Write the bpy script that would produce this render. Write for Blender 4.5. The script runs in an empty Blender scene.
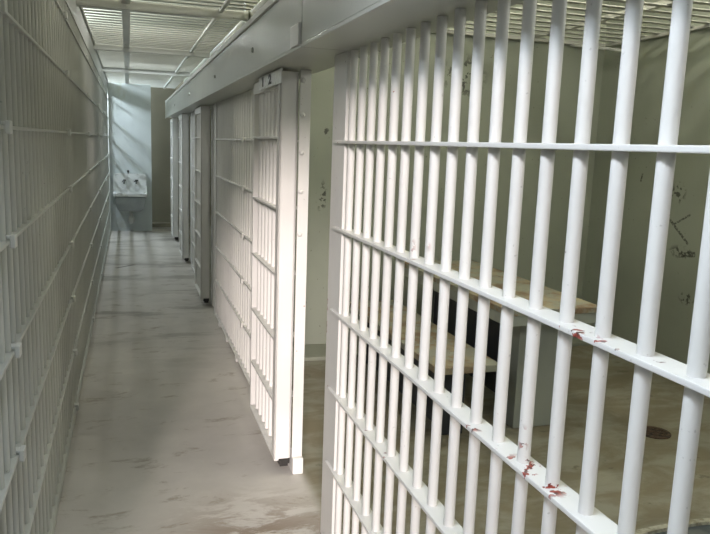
import bpy, bmesh, math, random
from mathutils import Vector, Matrix
random.seed(7)
C = bpy.context.scene.collection
SC = bpy.context.scene

# ------------------------------------------------------------------ materials
class NT:
    def __init__(s, name):
        s.m = bpy.data.materials.new(name); s.m.use_nodes = True
        s.t = s.m.node_tree; s.b = s.t.nodes['Principled BSDF']
        s.pos = s.t.nodes.new('ShaderNodeNewGeometry').outputs['Position']
    def link(s, a, b): s.t.links.new(a, b)
    def val(s, sock, v):
        if hasattr(v, 'is_output'): s.link(v, sock)
        else: sock.default_value = v
    def math(s, op, a, b=0.0, clamp=False):
        n = s.t.nodes.new('ShaderNodeMath'); n.operation = op; n.use_clamp = clamp
        s.val(n.inputs[0], a); s.val(n.inputs[1], b); return n.outputs[0]
    def scale(s, v, sc, off=(0, 0, 0)):
        n = s.t.nodes.new('ShaderNodeMapping'); s.link(v, n.inputs['Vector'])
        n.inputs['Scale'].default_value = sc; n.inputs['Location'].default_value = off
        return n.outputs[0]
    def noise(s, scale=5., detail=3., rough=.5, vec=None, dist=0.):
        n = s.t.nodes.new('ShaderNodeTexNoise')
        s.link(vec if vec is not None else s.pos, n.inputs['Vector'])
        n.inputs['Scale'].default_value = scale; n.inputs['Detail'].default_value = detail
        n.inputs['Roughness'].default_value = rough; n.inputs['Distortion'].default_value = dist
        return n.outputs['Fac']
    def ramp(s, fac, a, b):
        n = s.t.nodes.new('ShaderNodeMapRange'); n.interpolation_type = 'SMOOTHSTEP'
        s.link(fac, n.inputs['Value']); n.inputs['From Min'].default_value = a; n.inputs['From Max'].default_value = b
        return n.outputs['Result']
    def mix(s, fac, a, b):
        n = s.t.nodes.new('ShaderNodeMix'); n.data_type = 'RGBA'
        s.val(n.inputs['Factor'], fac)
        for k, v in ((6, a), (7, b)):
            if hasattr(v, 'is_output'): s.link(v, n.inputs[k])
            else: n.inputs[k].default_value = (*v, 1)
        return n.outputs[2]
    def xyz(s):
        n = s.t.nodes.new('ShaderNodeSeparateXYZ'); s.link(s.pos, n.inputs[0]); return n.outputs
    def blob(s, c, r, soft=.35):
        """0..1 mask of an ellipsoid (world position)"""
        v = s.t.nodes.new('ShaderNodeVectorMath'); v.operation = 'SUBTRACT'; s.link(s.pos, v.inputs[0]); v.inputs[1].default_value = c
        w = s.t.nodes.new('ShaderNodeVectorMath'); w.operation = 'DIVIDE'; s.link(v.outputs[0], w.inputs[0]); w.inputs[1].default_value = r
        l = s.t.nodes.new('ShaderNodeVectorMath'); l.operation = 'LENGTH'; s.link(w.outputs[0], l.inputs[0])
        return s.ramp(l.outputs['Value'], 1., 1. - soft)
    def stroke(s, p0, p1, w):
        """0..1 mask of a scratched line between two world points"""
        p0 = Vector(p0); p1 = Vector(p1); t = (p1 - p0); L = t.length; t.normalize(); c = (p0 + p1) / 2
        v = s.t.nodes.new('ShaderNodeVectorMath'); v.operation = 'SUBTRACT'; s.link(s.pos, v.inputs[0]); v.inputs[1].default_value = c
        d = s.t.nodes.new('ShaderNodeVectorMath'); d.operation = 'DOT_PRODUCT'; s.link(v.outputs[0], d.inputs[0]); d.inputs[1].default_value = t
        l = s.t.nodes.new('ShaderNodeVectorMath'); l.operation = 'LENGTH'; s.link(v.outputs[0], l.inputs[0])
        al = s.math('ABSOLUTE', d.outputs['Value'])
        r2 = s.math('SUBTRACT', s.math('MULTIPLY', l.outputs['Value'], l.outputs['Value']), s.math('MULTIPLY', al, al))
        return s.math('MULTIPLY', s.ramp(r2, w * w, w * w * .4), s.ramp(al, L / 2, L / 2 * .9))
    def done(s, col, rough=.4, bump=None, bs=.2, bd=.004, metal=0., spec=.5):
        s.val(s.b.inputs['Base Color'], col if hasattr(col, 'is_output') else (*col, 1))
        s.val(s.b.inputs['Roughness'], rough); s.b.inputs['Metallic'].default_value = metal
        s.b.inputs['Specular IOR Level'].default_value = spec
        if bump is not None:
            n = s.t.nodes.new('ShaderNodeBump'); n.inputs['Strength'].default_value = bs; n.inputs['Distance'].default_value = bd
            s.link(bump, n.inputs['Height']); s.link(n.outputs[0], s.b.inputs['Normal'])
        return s.m

def paint(name, base, chips=.74, dirt=.25, rough=.38, hot=None, spec=.4):
    """brush-painted steel: faint unevenness, grime specks, chips down to red primer"""
    n = NT(name)
    c = n.mix(n.ramp(n.noise(2.2, 4), .35, .75), base, tuple(x * .9 for x in base))
    g = n.noise(70, 2, .6)
    c = n.mix(n.math('MULTIPLY', n.ramp(g, .70, .76), dirt), c, (.10, .09, .07))
    ch = n.ramp(n.noise(26, 4, .6), chips, chips + .015)
    if hot:
        k = n.ramp(n.noise(38, 3, .55), .57, .585)
        for (p, r) in hot:
            ch = n.math('MAXIMUM', ch, n.math('MULTIPLY', n.blob(p, r, .5), k))
    c = n.mix(ch, c, n.mix(n.ramp(n.noise(90, 2), .45, .6), (.30, .055, .035), (.09, .04, .035)))
    return n.done(c, rough, n.noise(35, 3), .12, .003, spec=spec)

M = {}
WHITE = (.70, .69, .665)
M['bars'] = paint('painted_bars', WHITE, .745, .3)
M['bars_near'] = paint('painted_bars_chipped', WHITE, .735, .3, hot=[
    ((.755, 1.20, .988), (.05, .075, .02)), ((.755, 1.11, .988), (.05, .05, .02)), ((.755, 1.42, .988), (.04, .04, .015)),
    ((.745, 1.283, 1.03), (.03, .03, .05)), ((.745, 1.205, 1.04), (.03, .03, .05)), ((.745, 1.835, 1.05), (.03, .03, .03)),
    ((.745, 1.06, 1.312), (.03, .06, .02)), ((.745, .97, 1.312), (.03, .05, .02)), ((.75, .87, 1.312), (.03, .03, .02)),
    ((.745, 1.845, 1.34), (.03, .03, .06)), ((.745, 1.735, 1.36), (.03, .03, .03)), ((.75, 2.71, .95), (.03, .012, .12)), ((.74, 2.0, .665), (.03, .05, .02))])
M['header'] = paint('painted_header', (.45, .465, .43), .76, .3, .3)
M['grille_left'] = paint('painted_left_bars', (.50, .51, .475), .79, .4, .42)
M['jamb'] = paint('painted_jamb', WHITE, .72, .6)
M['steel'] = paint('table_paint', (.40, .42, .385), .78, .5, .45)
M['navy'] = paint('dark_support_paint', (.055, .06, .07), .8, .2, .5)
M['slat'] = paint('grating_paint', (.50, .50, .46), .8, .3, .5)
M['strip'] = paint('ceiling_strip_paint', (.66, .67, .64), .8, .3, .45)

def wallmat(name, base, marks=()):
    n = NT(name)
    c = n.mix(n.ramp(n.noise(1.1, 5, .55), .3, .75), base, tuple(x * .84 for x in base))
    c = n.mix(n.math('MULTIPLY', n.ramp(n.noise(3.2, 6, .65, n.scale(n.pos, (1, 1, .5))), .60, .72), .35), c, (.30, .29, .19))
    c = n.mix(n.math('MULTIPLY', n.ramp(n.noise(34, 3, .6), .70, .74), .7), c, (.08, .08, .06))
    for mk in marks:
        if mk[0] == 's': m = n.math('MULTIPLY', n.stroke(*mk[1:]), n.ramp(n.noise(60, 2), .36, .52))
        else: m = n.math('MULTIPLY', n.blob(mk[1], mk[2], .6), n.ramp(n.noise(mk[3], 3, .6), .53, .57))
        c = n.mix(n.math('MULTIPLY', m, .85), c, (.035, .035, .03))
    return n.done(c, .5, n.noise(22, 4), .2, .004)
WALL = (.36, .385, .32)
M['wall'] = wallmat('cell_wall_paint', WALL, [
    ('s', (3.9, 4.46, 1.16), (3.9, 4.24, .995), .012), ('s', (3.9, 4.25, 1.215), (3.9, 4.42, 1.12), .009), ('s', (3.9, 4.33, .905), (3.9, 4.16, .935), .022),
    ('b', (3.9, 4.30, .93), (.2, .16, .06), 26.), ('b', (3.9, 4.40, 1.36), (.2, .10, .10), 26.), ('s', (3.9, 4.825, 1.42), (3.9, 4.81, 1.49), .010), ('b', (3.9, 4.2, .6), (.2, .1, .06), 30.),
    ('b', (1.44, 5.4, 1.22), (.06, .2, .16), 26.), ('b', (1.45, 5.4, 1.72), (.05, .2, .05), 24.),
    ('b', (2.6, 5.4, 2.2), (.25, .2, .22), 18.)])
M['wall_plain'] = wallmat('wall_paint', (.33, .345, .28))
M['wall_far'] = wallmat('far_wall_paint', (.56, .60, .60))
M['brown'] = wallmat('recess_wall_paint', (.25, .23, .17))
M['ceiling'] = wallmat('ceiling_paint', (.62, .61, .48))

def floormat():
    n = NT('worn_concrete_floor'); x, y, z = n.xyz()
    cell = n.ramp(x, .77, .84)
    cor = n.mix(n.ramp(n.noise(1.6, 5, .6), .3, .7), (.56, .53, .495), (.46, .435, .405))
    st = n.noise(3.0, 8, .72, n.scale(n.pos, (1.0, 2.3, 1)), .4)
    near = n.blob((.50, 2.55, 0), (.62, .75, 1), .8)
    cor = n.mix(n.math('MULTIPLY', n.math('MULTIPLY', near, n.ramp(st, .43, .53)), .85), cor, (.17, .115, .07))
    cor = n.mix(n.math('MULTIPLY', n.ramp(st, .56, .66), .55), cor, (.20, .15, .10))
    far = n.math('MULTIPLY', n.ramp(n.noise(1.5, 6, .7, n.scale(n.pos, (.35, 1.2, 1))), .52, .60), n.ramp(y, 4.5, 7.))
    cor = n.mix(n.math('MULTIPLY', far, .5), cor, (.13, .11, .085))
    mark = n.stroke((-.18, 9.35, 0), (.06, 9.6, 0), .03)
    cor = n.mix(n.math('MULTIPLY', mark, .8), cor, (.06, .05, .04))
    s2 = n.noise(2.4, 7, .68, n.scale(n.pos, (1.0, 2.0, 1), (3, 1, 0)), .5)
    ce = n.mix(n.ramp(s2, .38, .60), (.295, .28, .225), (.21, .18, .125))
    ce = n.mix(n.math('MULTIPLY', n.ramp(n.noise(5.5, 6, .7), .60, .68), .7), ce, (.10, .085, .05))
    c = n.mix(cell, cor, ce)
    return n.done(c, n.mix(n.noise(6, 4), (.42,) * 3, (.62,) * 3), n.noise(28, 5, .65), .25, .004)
M['floor'] = floormat()

def topmat():
    n = NT('worn_table_top')
    k = n.ramp(n.noise(4.5, 7, .7), .43, .53)
    c = n.mix(k, (.36, .36, .30), n.mix(n.ramp(n.noise(7, 5, .6), .4, .62), (.43, .37, .25), (.27, .18, .115)))
    c = n.mix(n.ramp(n.noise(14, 3, .6), .70, .73), c, (.04, .035, .03))
    return n.done(c, .5, n.noise(40, 3), .15, .003)
M['top'] = topmat()
n = NT('sink_enamel'); M['enamel'] = n.done(n.mix(n.ramp(n.noise(9, 4), .5, .72), (.74, .75, .74), (.50, .50, .48)), .22)
n = NT('grey_enamel_underside'); M['enamel_under'] = n.done(n.mix(n.noise(8, 3), (.34, .36, .36), (.22, .24, .24)), .45)
n = NT('dark_metal'); M['dark'] = n.done(n.mix(n.noise(20, 3), (.03, .03, .03), (.07, .065, .06)), .45, metal=.6)
n = NT('rusty_iron'); M['rust'] = n.done(n.mix(n.ramp(n.noise(40, 4), .4, .65), (.10, .06, .04), (.03, .022, .018)), .75)
n = NT('plate_enamel'); M['plate'] = n.done(n.mix(n.ramp(n.noise(40, 4), .5, .7), (.74, .75, .73), (.5, .5, .47)), .35)
n = NT('black_lettering'); M['black'] = n.done((.02, .02, .02), .5)
n = NT('pipe_metal'); M['pipe'] = n.done(n.mix(n.noise(14, 3), (.62, .62, .60), (.40, .40, .38)), .35, metal=.3)
n = NT('pale_chipped_rim'); M['rim'] = n.done(n.mix(n.ramp(n.noise(30, 4), .4, .6), (.50, .48, .40), (.30, .27, .2)), .6, n.noise(40, 4), .5, .01)
n = NT('blue_grey_paint'); M['pad'] = n.done(n.mix(n.ramp(n.noise(9, 5, .6), .4, .6), (.07, .085, .10), (.15, .16, .16)), .45)

# ------------------------------------------------------------------ mesh helpers
def bx(bm, x0, x1, y0, y1, z0, z1, bev=0.):
    r = bmesh.ops.create_cube(bm, size=1.)
    vs = r['verts']
    for v in vs:
        v.co = Vector(((x0 + x1) / 2 + v.co.x * (x1 - x0), (y0 + y1) / 2 + v.co.y * (y1 - y0), (z0 + z1) / 2 + v.co.z * (z1 - z0)))
    if bev:
        es = list({e for v in vs for e in v.link_edges})
        bmesh.ops.bevel(bm, geom=es, offset=bev, segments=2, affect='EDGES', profile=.6)
def cyl(bm, p0, p1, r0, r1=None, seg=14, caps=True):
    p0 = Vector(p0); p1 = Vector(p1); d = p1 - p0
    rot = Vector((0, 0, 1)).rotation_difference(d.normalized()).to_matrix().to_4x4()
    bmesh.ops.create_cone(bm, cap_ends=caps, segments=seg, radius1=r0, radius2=r0 if r1 is None else r1, depth=d.length,
                          matrix=Matrix.Translation((p0 + p1) / 2) @ rot)
def ball(bm, c, r, sc=(1, 1, 1), seg=14):
    bmesh.ops.create_uvsphere(bm, u_segments=seg, v_segments=8, radius=r, matrix=Matrix.Translation(c) @ Matrix.Diagonal((*sc, 1)))
def lathe(bm, prof, c, seg=28, axis='z'):
    rings = []
    for (r, h) in prof:
        ring = []
        for k in range(seg):
            a = 2 * math.pi * k / seg
            ring.append(bm.verts.new((c[0] + r * math.cos(a), c[1] + r * math.sin(a), c[2] + h)))
        rings.append(ring)
    for a, b in zip(rings, rings[1:]):
        for k in range(seg):
            bm.faces.new((a[k], a[(k + 1) % seg], b[(k + 1) % seg], b[k]))
    return rings
def mesh_of(bm, name, mat, smooth=False):
    me = bpy.data.meshes.new(name); bmesh.ops.recalc_face_normals(bm, faces=bm.faces[:]); bm.to_mesh(me); bm.free()
    if mat: me.materials.append(M[mat])
    if smooth:
        for p in me.polygons: p.use_smooth = True
        try: me.set_sharp_from_angle(angle=math.radians(40))
        except Exception: pass
    return me
def link(name, me, parent=None, loc=(0, 0, 0)):
    o = bpy.data.objects.new(name, me); C.objects.link(o); o.location = loc
    if parent: o.parent = parent
    return o
def part(name, fn, mat, parent=None, smooth=False, origin=None):
    """fn fills a bmesh in world coordinates; the object is stored relative to its thing"""
    bm = bmesh.new(); fn(bm)
    root = parent
    off = Vector((0, 0, 0))
    while root is not None: off += root.location; root = root.parent
    bmesh.ops.translate(bm, verts=bm.verts[:], vec=-off)
    return link(name, mesh_of(bm, name, mat, smooth), parent)
def tag(o, label, cat, group=None):
    o['label'] = label; o['category'] = cat
    if group: o['group'] = group
    return o
def thing(name, loc, label, cat, group=None):
    o = bpy.data.objects.new(name, None); C.objects.link(o); o.location = loc; o.empty_display_size = .1
    return tag(o, label, cat, group)
def struct(name, fn, mat):
    o = part(name, fn, mat); o['kind'] = 'structure'; return o
def boxes(*bs, bev=0.):
    def f(bm):
        for b in bs: bx(bm, *b, bev=bev)
    return f
def copy_tree(o, parent=None):
    c = o.copy(); C.objects.link(c)
    if parent: c.parent = parent
    for ch in list(o.children): copy_tree(ch, c)
    return c

# ------------------------------------------------------------------ the setting
XB = .77            # plane of the cell fronts
XL = -.338           # plane of the left-hand bars
HZ = 1.955          # underside of the header
GZ = 2.53           # ceiling grating
CZ = 3.45           # solid ceiling above it
PY = 5.45           # partition behind the table
XW = 3.9            # back wall of the cells
YF = 13.2           # sheet wall with the sink
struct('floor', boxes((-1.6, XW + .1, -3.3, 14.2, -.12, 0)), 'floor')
struct('ceiling', boxes((-1.6, XW + .1, -3.3, 14.2, CZ, CZ + .1)), 'ceiling')
WINS = [(-1.4, .2), (2.3, 3.9), (5.2, 6.6), (8.2, 9.6), (11.4, 13.0)]
WZ0, WZ1 = 2.25, 3.25
wb = [(-1.6, -1.5, -3.3, 14.2, 0, WZ0), (-1.6, -1.5, -3.3, 14.2, WZ1, CZ)]
ys = [-3.3] + [v for w_ in WINS for v in w_] + [14.2]
for k in range(0, len(ys), 2): wb.append((-1.6, -1.5, ys[k], ys[k + 1], WZ0, WZ1))
struct('wall_left', boxes(*wb), 'wall_plain')
for k, (a, b) in enumerate(WINS):
    struct('window_%d' % (k + 1), boxes((-1.59, -1.53, a, a + .04, WZ0, WZ1), (-1.59, -1.53, b - .04, b, WZ0, WZ1),
           (-1.59, -1.53, a, b, WZ0, WZ0 + .04), (-1.59, -1.53, a, b, WZ1 - .04, WZ1), (-1.575, -1.545, (a + b) / 2 - .015, (a + b) / 2 + .015, WZ0, WZ1)), 'strip')
struct('wall_right', boxes((XW, XW + .1, -3.3, 14.2, 0, CZ)), 'wall')
struct('wall_partition', boxes((.83, XW, PY, PY + .1, 0, CZ)), 'wall')
struct('wall_near', boxes((.83, XW, -1.35, -1.25, 0, CZ), (.74, .83, -3.2, -.32, 0, CZ)), 'wall_plain')
struct('wall_far', boxes((-.42, .385, YF, YF + .05, 0, GZ)), 'wall_far')
struct('wall_end', boxes((-1.6, XW, 14.0, 14.1, 0, CZ)), 'brown')
# tall window behind the viewer
struct('wall_back', boxes((-1.6, -1.48, -3.3, -3.2, 0, CZ), (-.50, .83, -3.3, -3.2, 0, CZ), (-1.48, -.50, -3.3, -3.2, 0, .9), (-1.48, -.50, -3.3, -3.2, 3.4, CZ)), 'wall_plain')
struct('sun_cutoff_beam', boxes((-1.5, .83, 0, .12, 2.41, CZ)), 'wall_plain')  # unseen beam added to cut off the top of the sunbeam
struct('sun_block_wall', boxes((-1.5, -.37, 1.38, 1.48, 0, 2.6)), 'wall_plain')  # unseen wall added to keep the sun off the backs of the left bars
struct('trim_1', boxes((.83, XW, PY - .36, PY, 0, .03), bev=.006), 'wall_plain')
struct('trim_2', boxes((.39, 1.2, 13.72, 14.0, 0, .07), bev=.01), 'brown')

# ------------------------------------------------------------------ barred panels
BR = .0136
_bar = {}
def bar_mesh(L, mat, r=BR):
    k = (round(L, 3), mat, r)
    if k not in _bar:
        bm = bmesh.new(); cyl(bm, (0, 0, 0), (0, 0, L), r, seg=16); _bar[k] = mesh_of(bm, 'bar', mat, True)
    return _bar[k]
def bars(root, x, ys, z0, z1, mat, rad=BR):
    for y in ys:
        link('bar', bar_mesh(z1 - z0, mat, rad), root, (x - root.location.x, y - root.location.y, z0 - root.location.z))
RAILZ = [.027, .347, .660, .979, 1.303, 1.627]
def rails(root, x0, x1, y0, y1, zs, mat, t=.0108):
    return {z: part('rail', boxes((x0, x1, y0, y1, z, z + t), bev=.0025), mat, root) for z in zs}

# near grille, right beside the viewer
g = thing('cell_grille', (XB, 1.2, 0), 'white barred cell front nearest the viewer with red paint chips', 'jail bars', 'barred cell fronts')
bars(g, XB, [2.517 - .1077 * k for k in range(26)], .002, HZ - .002, 'bars_near')
rails(g, .741, .799, -.28, 2.64, RAILZ, 'bars_near')
part('post', boxes((.752, .764, 2.545, 2.715, .001, HZ - .002), (.764, .812, 2.700, 2.715, .001, HZ - .002), bev=.002), 'bars_near', g)

# fixed grille beyond the first door
def couplings(rs, x, y, zs, mat, s=-1):
    for z in zs:     # a clamp sits on its rail
        root = rs[z]
        part('coupling', boxes((min(x, x + s * .014), max(x, x + s * .014), y - .022, y + .022, z - .012, z + .024),
                               (min(x, x - s * .05), max(x, x - s * .05), y - .016, y + .016, z + .0125, z + .022), bev=.003), mat, root)
def fixed_grille(y0, y1, label, feet, joints):
    r = thing('cell_grille', (XB, (y0 + y1) / 2, 0), label, 'jail bars', 'barred cell fronts')
    n_ = int((y1 - y0 - .12) / .1085)
    bars(r, XB, [y0 + .06 + .1085 * k for k in range(n_ + 1)], .045, HZ - .002, 'bars')
    rs = rails(r, .745, .795, y0, y1 - .09, RAILZ, 'bars')
    part('post', boxes((.748, .815, y1 - .10, y1, .001, HZ - .002), bev=.003), 'bars', r)
    for y in joints: couplings(rs, .745, y, RAILZ[1:], 'bars')
    for y in feet: part('foot', boxes((.74, .80, y - .03, y + .03, .001, .034), bev=.004), 'bars', r)
    return r
fixed_grille(3.42, 6.70, 'long white fixed bars behind and beyond the first sliding door', [4.3, 5.2, 5.75, 6.25], [4.90])
fixed_grille(8.02, 9.30, 'white fixed bars between the second and third sliding doors', [8.6], [])
fixed_grille(10.5, 11.6, 'white fixed bars between the third and last sliding doors', [11.0], [])

# bolted jamb between the first opening and the door
j = thing('bolted_post', (XB, 3.28, 0), 'bolted upright jamb plate right behind the edge of the first sliding door', 'post')
part('plate', boxes((.752, .803, 3.285, 3.296, .085, HZ - .002), bev=.002), 'jamb', j)
part('web', boxes((.791, .803, 3.296, 3.40, .085, HZ - .002)), 'jamb', j)
part('foot', boxes((.7525, .806, 3.262, 3.40, .001, .085), bev=.006), 'jamb', j)
for z in (1.905, 1.75, 1.58, 1.40, 1.2):
    part('bolt', lambda bm, z=z: ball(bm, (.765, 3.283, z), .012, (1, .8, 1)), 'jamb', j, True)

# sliding doors
def make_door(y0, y1, label):
    r = thing('sliding_gate', (.70, (y0 + y1) / 2, .06), label, 'sliding cell gate', 'sliding barred cell gates')
    part('stile', boxes((.662, .748, y0, y0 + .012, .075, HZ - .012), (.662, .674, y0, y0 + .05, .075, HZ - .012), (.736, .748, y0, y0 + .05, .075, HZ - .012), bev=.002), 'bars', r)
    part('stile', boxes((.672, .728, y1 - .03, y1, .075, HZ - .012), bev=.002), 'bars', r)
    n_ = int((y1 - y0 - .1) / .102)
    bars(r, .702, [y0 + .085 + .102 * k for k in range(n_ + 1)], .08, HZ - .02, 'bars')
    rails(r, .668, .730, y0 + .012, y1 - .01, [.06, .345, .66, .985, 1.305, 1.64], 'bars')
    part('head_rail', boxes((.672, .73, y0 + .05, y1, HZ - .075, HZ - .015), bev=.002), 'bars', r)
    part('roller_guide', boxes((.69, .744, y0 + .005, y0 + .12, .045, .072), (.70, .74, y0 + .02, y0 + .05, .025, .045)), 'dark', r)
    return r
d1 = make_door(3.30, 4.10, 'nearest sliding barred door, with the small white number plate at its top')
pl = part('number_plate', boxes((.650, .6555, 3.22, 3.80, 1.884, 1.948), bev=.001), 'plate', d1)
def txt(s, size, loc, parent):
    cu = bpy.data.curves.new('numeral', 'FONT'); cu.body = s; cu.size = size; cu.extrude = .0008; cu.align_x = 'CENTER'; cu.align_y = 'CENTER'
    cu.offset = .0025
    t = bpy.data.objects.new('numeral_tmp', cu); C.objects.link(t)
    bpy.context.view_layer.update()
    me = bpy.data.meshes.new_from_object(t.evaluated_get(bpy.context.evaluated_depsgraph_get())); bpy.data.objects.remove(t)
    me.name = 'numeral'; me.materials.clear(); me.materials.append(M['black'])
    rot = Matrix(((0, 0, -1, 0), (-1, 0, 0, 0), (0, 1, 0, 0), (0, 0, 0, 1)))
    me.transform(Matrix.Translation(loc) @ rot @ Matrix.Diagonal((2.3, 1, 1, 1)))
    off = Vector((0, 0, 0)); q = parent
    while q is not None: off += q.location; q = q.parent
    me.transform(Matrix.Translation(-off)); me.update()
    return link('numeral', me, parent)
txt('1', .060, (.6492, 3.68, 1.916), pl); txt('2', .060, (.6492, 3.49, 1.916), pl)
for i, (y, lab) in enumerate([(7.08, 'second sliding barred door along the corridor, its pale edge facing the viewer'),
                              (9.62, 'third sliding barred door along the corridor, second from the sink end'),
                              (11.75, 'farthest sliding barred door, narrow in view, closest to the sink')]):
    c = d1.copy(); C.objects.link(c); c['label'] = lab; c.location.y += y - 3.30
    for ch in d1.children:
        if ch.name.startswith('number_plate'): continue
        copy_tree(ch, c)
for i, (y, lab) in enumerate([(7.0, 'slim upright jamb just behind the edge of the second sliding door'), (9.55, 'slim upright jamb just behind the edge of the third sliding door'), (11.72, 'slim upright jamb behind the edge of the farthest sliding door')]):
    p = part('upright_post', boxes((.775, .83, y + .02, y + .22, .001, HZ - .002), bev=.003), 'jamb'); tag(p, lab, 'post', 'slim posts behind the farther sliding doors')

# header box (door track housing)
def header(y0, y1, label):
    r = thing('track_header', (.7, (y0 + y1) / 2, HZ), label, 'door track housing', 'door track housings')
    part('fascia', boxes((.585, .60, y0, y1, HZ + .012, 2.185), bev=.002), 'header', r)
    part('soffit', boxes((.585, .86, y0, y1, HZ, HZ + .012), bev=.002), 'header', r)
    part('top_flange', boxes((.575, .60, y0, y1, 2.185, 2.215), (.60, .86, y0, y1, 2.20, 2.215), bev=.003), 'strip', r)
    return r
h1 = header(-.30, 2.552, 'door track housing above the nearest barred cell front, upper right')
h2 = header(2.56, 12.05, 'long grey door track housing running above the doors to the sink end')
part('end_cap', boxes((.60, .86, 12.035, 12.05, HZ + .012, 2.20)), 'header', h2)
part('end_flange', boxes((.572, .584, 11.98, 12.06, HZ - .012, 2.22), bev=.003), 'strip', h2)
part('joint_bracket', boxes((.575, .585, 2.565, 2.70, HZ + .01, HZ + .085), bev=.003), 'jamb', h2)
for y in (3.6, 5.2, 7.4, 9.8):
    part('bolt', lambda bm, y=y: ball(bm, (.584, y, 2.06), .013, (.8, 1, 1)), 'header', h2, True)
struct('trim_3', boxes((.855, .865, -.3, 12.0, 2.215, GZ + .02)), 'wall_plain')

# left-hand barred panels
LR = [.04, .37, .69, 1.003, 1.318, 1.63, 1.945, 2.25]
edges = [1.5, 2.2, 4.35, 6.5, 8.65, 10.9, 13.15]
names = ['leftmost barred panel cut off by the left edge of the photo', 'second barred panel of the left wall, between the first and second rows of clamps',
         'third barred panel of the left wall, beyond the second row of clamps', 'fourth barred panel of the left wall, in the dim middle of the corridor',
         'fifth barred panel of the left wall, next to last before the sink', 'last barred panel of the left wall, ending beside the sink']
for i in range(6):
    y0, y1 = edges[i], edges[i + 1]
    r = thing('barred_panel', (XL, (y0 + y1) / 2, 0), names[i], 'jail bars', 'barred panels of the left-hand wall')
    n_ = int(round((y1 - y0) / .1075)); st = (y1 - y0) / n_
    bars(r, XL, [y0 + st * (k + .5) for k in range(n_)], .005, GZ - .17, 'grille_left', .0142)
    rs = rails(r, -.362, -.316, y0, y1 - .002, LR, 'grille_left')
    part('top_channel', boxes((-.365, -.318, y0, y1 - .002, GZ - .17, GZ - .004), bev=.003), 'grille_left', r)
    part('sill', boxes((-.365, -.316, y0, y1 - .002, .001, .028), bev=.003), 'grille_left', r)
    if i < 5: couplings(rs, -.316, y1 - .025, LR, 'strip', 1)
p = part('corner_angle', boxes((-.3255, -.310, YF - .045, YF - .002, .001, GZ - .01)), 'strip'); tag(p, 'pale upright angle strip at the far end of the left bars', 'corner strip')

# ceiling gratings
def slats(x0, x1, y0, y1, p, w, z, t=.006):
    def f(bm):
        y = y0
        while y < y1:
            bx(bm, x0, x1, y, y + w, z, z + t); y += p
    return f
cg = thing('ceiling_grating', (.2, 6, GZ), 'slatted metal ceiling grating over the corridor', 'ceiling grating', 'slatted ceiling gratings')
part('slats', slats(-.38, .84, .2, 14.0, .13, .055, GZ + .012), 'slat', cg)
part('edge_angle', boxes((.630, .655, .13, 13.9, GZ - .012, GZ + .012), bev=.002), 'strip', cg)
part('centre_strip', boxes((-.03, .03, .13, YF - .01, GZ - .004, GZ + .012), bev=.002), 'strip', cg)
part('edge_angle', boxes((-.345, -.30, .13, YF - .01, GZ - .003, GZ + .012), bev=.002), 'slat', cg)
for y in (.35, 2.95, 5.42, 8.0, 10.55):
    part('cross_beam', boxes((-.38, .84, y - .03, y + .03, GZ - .045, GZ + .012), bev=.002), 'strip', cg)
for y in (5.62, 7.7, 10.2):
    part('bolt', lambda bm, y=y: ball(bm, (0, y, GZ - .006), .012, (1, 1, .7)), 'strip', cg, True)
c2 = thing('ceiling_grating', (2.3, 2.2, GZ), 'slatted metal ceiling grating inside the nearest cell', 'ceiling grating', 'slatted ceiling gratings')
part('slats', slats(.87, XW - .005, -1.24, PY - .01, .17, .055, GZ + .012), 'slat', c2)
for x in (1.5, 2.35, 3.2):
    part('cross_beam', boxes((x - .02, x + .02, -1.24, PY - .005, GZ + .018, GZ + .05), bev=.002), 'slat', c2)
part('ledge_angle', boxes((.87, XW - .002, PY - .05, PY - .002, GZ - .01, GZ + .012)), 'slat', c2)
part('ledge_angle', boxes((XW - .05, XW - .002, -1.24, PY - .06, GZ - .01, GZ + .012)), 'slat', c2)
def brace(bm):
    cyl(bm, (XW - .02, PY - .45, 2.44), (XW - .35, PY - .02, GZ - .01), .012)
part('corner_brace', brace, 'strip', c2, True)

# ------------------------------------------------------------------ sink at the corridor's end
sx, sy = .022, YF
def rounded_plate(bm, x0, x1, z0, z1, y0, y1, r, n_=6):
    pts = []
    for (cx, cz, a0) in ((x1 - r, z1 - r, 0), (x0 + r, z1 - r, 90)):
        for k in range(n_ + 1):
            a = math.radians(a0 + 90 * k / n_); pts.append((cx + r * math.cos(a), cz + r * math.sin(a)))
    pts += [(x0, z0), (x1, z0)]
    A = [bm.verts.new((x, y0, z)) for x, z in pts]; B = [bm.verts.new((x, y1, z)) for x, z in pts]
    bm.faces.new(A); bm.faces.new(B[::-1])
    for k in range(len(pts)):
        q = (k + 1) % len(pts); bm.faces.new((A[k], A[q], B[q], B[k]))
s = thing('wall_sink', (sx, sy - .2, .4), 'white enamel wall sink with high backsplash at the end of the corridor', 'sink')
part('backsplash', lambda bm: rounded_plate(bm, sx - .275, sx + .275, .66, 1.005, sy - .07, sy - .002, .06), 'enamel', s, True)
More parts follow.
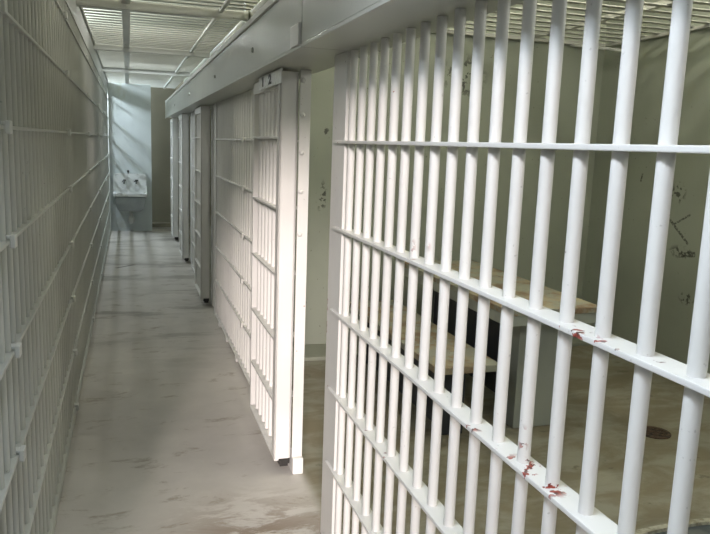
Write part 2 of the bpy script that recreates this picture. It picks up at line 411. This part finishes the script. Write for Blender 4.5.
def basin(bm):
    # rim with hollow bowl: outer loop, inner loop, bowl floor
    def loop(x0, x1, y0, y1, z, r, n_=5):
        vs = []
        for (cx, cy, a0) in ((x1 - r, y1 - .004, 0), (x0 + r, y1 - .004, 90), (x0 + r, y0 + r, 180), (x1 - r, y0 + r, 270)):
            for k in range(n_):
                a = math.radians(a0 + 90 * k / (n_ - 1)); rr = r if y0 + r == cy else .004
                vs.append(bm.verts.new((cx + r * math.cos(a), cy + rr * math.sin(a), z)))
        return vs
    L = [loop(sx - .27, sx + .27, sy - .46, sy - .03, .635, .06), loop(sx - .28, sx + .28, sy - .47, sy - .03, .66, .06), loop(sx - .28, sx + .28, sy - .47, sy - .03, .685, .06),
         loop(sx - .245, sx + .245, sy - .435, sy - .09, .685, .05), loop(sx - .20, sx + .20, sy - .39, sy - .12, .47, .05)]
    for a, b in zip(L, L[1:]):
        for k in range(len(a)): bm.faces.new((a[k], a[(k + 1) % len(a)], b[(k + 1) % len(a)], b[k]))
    bm.faces.new(L[-1])
part('rim', basin, 'enamel', s, True)
def bowl(bm):
    def loop(x0, x1, y0, y1, z): return [bm.verts.new(p) for p in ((x0, y0, z), (x1, y0, z), (x1, y1, z), (x0, y1, z))]
    L = [loop(sx - .255, sx + .255, sy - .445, sy - .03, .638), loop(sx - .235, sx + .235, sy - .42, sy - .03, .48), loop(sx - .20, sx + .20, sy - .38, sy - .03, .385), loop(sx - .15, sx + .15, sy - .30, sy - .05, .365)]
    for a, b in zip(L, L[1:]):
        for k in range(4): bm.faces.new((a[k], a[(k + 1) % 4], b[(k + 1) % 4], b[k]))
    bm.faces.new(L[-1]); bm.faces.new(L[0][::-1])
    bmesh.ops.bevel(bm, geom=[e for e in bm.edges], offset=.02, segments=2, affect='EDGES')
part('bowl', bowl, 'enamel_under', s, True)
for dx in (-.10, .10):
    def hd(bm, dx=dx):
        cyl(bm, (sx + dx, sy - .07, .885), (sx + dx, sy - .12, .885), .022)
        cyl(bm, (sx + dx - .035, sy - .125, .87), (sx + dx + .035, sy - .125, .90), .010)
        cyl(bm, (sx + dx, sy - .12, .885), (sx + dx, sy - .17, .84), .012)
    part('faucet', hd, 'dark', s, True)
part('inlet_pipe', lambda bm: (cyl(bm, (sx - .03, sy - .03, 1.0), (sx - .03, sy - .03, 1.035), .012), ball(bm, (sx - .03, sy - .03, 1.045), .02)), 'dark', s, True)
part('drain_trap', lambda bm: (cyl(bm, (sx + .01, sy - .22, .37), (sx + .01, sy - .22, .25), .03), ball(bm, (sx + .01, sy - .22, .22), .058, (1, 1, 1.3)), cyl(bm, (sx + .01, sy - .22, .22), (sx + .01, sy - .01, .20), .025)), 'pipe', s, True)

# ------------------------------------------------------------------ table and bench in the cell
t = thing('steel_table', (2.32, 4.3, 0), 'long grey steel table with worn tan top inside the nearest cell', 'table')
part('table_top', boxes((2.0, 2.62, 3.45, 5.15, .715, .75), bev=.004), 'top', t)
part('apron', boxes((2.0, 2.03, 3.455, 5.145, .655, .714), (2.59, 2.615, 3.455, 5.145, .655, .714), (2.03, 2.59, 3.455, 3.48, .655, .714), (2.03, 2.59, 5.12, 5.145, .655, .714), bev=.002), 'steel', t)
part('pedestal', boxes((2.15, 2.44, 3.56, 3.70, .001, .714), bev=.006), 'steel', t)
part('pedestal', boxes((2.15, 2.44, 4.85, 4.99, .001, .714), bev=.006), 'steel', t)
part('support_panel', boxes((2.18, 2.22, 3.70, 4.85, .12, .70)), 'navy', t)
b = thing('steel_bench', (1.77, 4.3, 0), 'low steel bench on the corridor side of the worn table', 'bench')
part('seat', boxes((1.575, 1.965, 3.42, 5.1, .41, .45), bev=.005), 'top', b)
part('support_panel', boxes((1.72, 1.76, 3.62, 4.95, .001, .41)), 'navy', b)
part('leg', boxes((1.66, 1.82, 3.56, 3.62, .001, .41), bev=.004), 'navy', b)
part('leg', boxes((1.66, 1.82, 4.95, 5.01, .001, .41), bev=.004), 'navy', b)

# floor drain and chipped pad
dr = thing('floor_drain', (2.96, 3.32, 0), 'round rusty drain cover in the cell floor', 'drain')
def ring(bm):
    L = lathe(bm, [(.075, .0005), (.095, .0005), (.095, .007), (.075, .007), (.075, .0005)], (2.96, 3.32, 0))
part('ring', ring, 'rust', dr)
def grate(bm):
    for k in range(-3, 4):
        w = math.sqrt(.075 ** 2 - (k * .021) ** 2); bx(bm, 2.96 - w, 2.96 + w, 3.32 + k * .021 - .006, 3.32 + k * .021 + .006, .001, .005)
part('grate', grate, 'rust', dr)
pd = thing('floor_patch', (2.3, 2.2, 0), 'dark floor patch with pale chipped rim at the lower right corner', 'floor patch')
def irr(r, h, seed, n_=40):
    rnd = random.Random(seed); ph = [rnd.uniform(0, 6.3) for _ in range(4)]
    return [(2.33 + r * (1 + .03 * math.sin(3 * a + ph[0]) + .02 * math.sin(7 * a + ph[1]) + .012 * math.sin(13 * a + ph[2])) * math.cos(a) * 1.5,
             2.02 + r * (1 + .03 * math.sin(3 * a + ph[0]) + .02 * math.sin(7 * a + ph[1])) * math.sin(a), h) for a in [2 * math.pi * k / n_ for k in range(n_)]]
def padf(bm):
    A = [bm.verts.new(p) for p in irr(.34, .012, 1)]; B = [bm.verts.new(p) for p in irr(.34, .0005, 1)]
    bm.faces.new(A)
    for k in range(len(A)): bm.faces.new((A[k], A[(k + 1) % len(A)], B[(k + 1) % len(A)], B[k]))
part('painted_patch', padf, 'pad', pd)
def rimf(bm):
    L = [[bm.verts.new(p) for p in irr(r, h, 1)] for r, h in ((.392, .0005), (.385, .018), (.348, .022), (.342, .0005))]
    for A, B in zip(L, L[1:]):
        for k in range(len(A)): bm.faces.new((A[k], A[(k + 1) % len(A)], B[(k + 1) % len(A)], B[k]))
part('rim', rimf, 'rim', pd)

# ------------------------------------------------------------------ light
def area(name, loc, rot, sx_, sy_, power, col):
    l = bpy.data.lights.new(name, 'AREA'); l.shape = 'RECTANGLE'; l.size = sx_; l.size_y = sy_; l.energy = power; l.color = col
    o = bpy.data.objects.new(name, l); C.objects.link(o); o.location = loc; o.rotation_euler = [math.radians(a) for a in rot]; return o
def lamp(name, loc, power, col, r=.08):
    l = bpy.data.lights.new(name, 'POINT'); l.energy = power; l.color = col; l.shadow_soft_size = r
    o = bpy.data.objects.new(name, l); C.objects.link(o); o.location = loc; return o
WP = [(9, (.88, .94, 1)), (7, (1, .97, .86)), (9, (.98, .98, .92)), (34, (.86, .93, 1)), (150, (.78, .90, 1))]
for (a, b), (p, c) in zip(WINS, WP):
    hi = a > 11      # farthest window's light is set short and high to sharpen the rail shadows
    area('window_daylight', (-1.52, (a + b) / 2, 2.95 if hi else (WZ0 + WZ1) / 2), (0, -90, 0), .35 if hi else WZ1 - WZ0 - .1, b - a - .1, p, c)
area('back_window_daylight', (-1.0, -3.19, 2.1), (90, 0, -5), 1.0, 2.2, 5, (.76, .87, 1))
area('corridor_fill', (-.13, .85, 2.44), (0, -24, 0), .2, 1.3, 14, (.78, .88, 1)).data.spread = math.radians(120)  # unseen fill without a fixture, added for cool light on the near bars
sl = bpy.data.lights.new('sun', 'SUN'); sl.energy = 4.35; sl.angle = math.radians(8); sl.color = (1, .885, .85)
so = bpy.data.objects.new('sun', sl); C.objects.link(so); so.location = (-3, -9, 5)
so.rotation_euler = Vector((.26, 1, -.27)).to_track_quat('-Z', 'Y').to_euler()
lamp('cell_plenum_fill', (1.7, 3.4, 3.0), 50, (1, .98, .84))  # unseen pair of point fills added to brighten the ceiling above the cell grating
lamp('cell_plenum_fill', (3.1, 2.6, 3.0), 50, (1, .98, .84))
lamp('corridor_plenum_fill', (.2, 6.4, 3.0), 26, (1, .98, .90))  # unseen pair of point fills added to lift the corridor floor and ceiling
lamp('corridor_plenum_fill', (.2, 9.6, 3.0), 20, (.90, .97, 1))
lamp('cell_fill', (2.4, .6, 2.4), 28, (.98, 1, .93), .15)  # unseen point fill added to brighten the cell walls and floor

w = bpy.data.worlds.new('world'); SC.world = w; w.use_nodes = True
bg = w.node_tree.nodes['Background']; bg.inputs[0].default_value = (.75, .88, 1, 1); bg.inputs[1].default_value = .6

# ------------------------------------------------------------------ camera
f_px, pitch, yaw, roll, H = 718., math.radians(9.57), math.radians(17.64), math.radians(2.1), 1.62
F = Vector((math.sin(yaw) * math.cos(pitch), math.cos(yaw) * math.cos(pitch), -math.sin(pitch)))
R0 = Vector((math.cos(yaw), -math.sin(yaw), 0)); U0 = R0.cross(F)
R = R0 * math.cos(roll) + U0 * math.sin(roll); U = U0 * math.cos(roll) - R0 * math.sin(roll)
cam = bpy.data.cameras.new('camera'); cam.sensor_width = 36; cam.lens = f_px * 36 / 710; cam.clip_start = .02
co = bpy.data.objects.new('camera', cam); C.objects.link(co)
m = Matrix((R, U, -F)).transposed().to_4x4(); m.translation = (0, 0, H); co.matrix_world = m
SC.camera = co
SC.view_settings.view_transform = 'Standard'; SC.view_settings.look = 'None'; SC.view_settings.gamma = 1
SC.view_settings.use_curve_mapping = False; SC.view_settings.exposure = .2
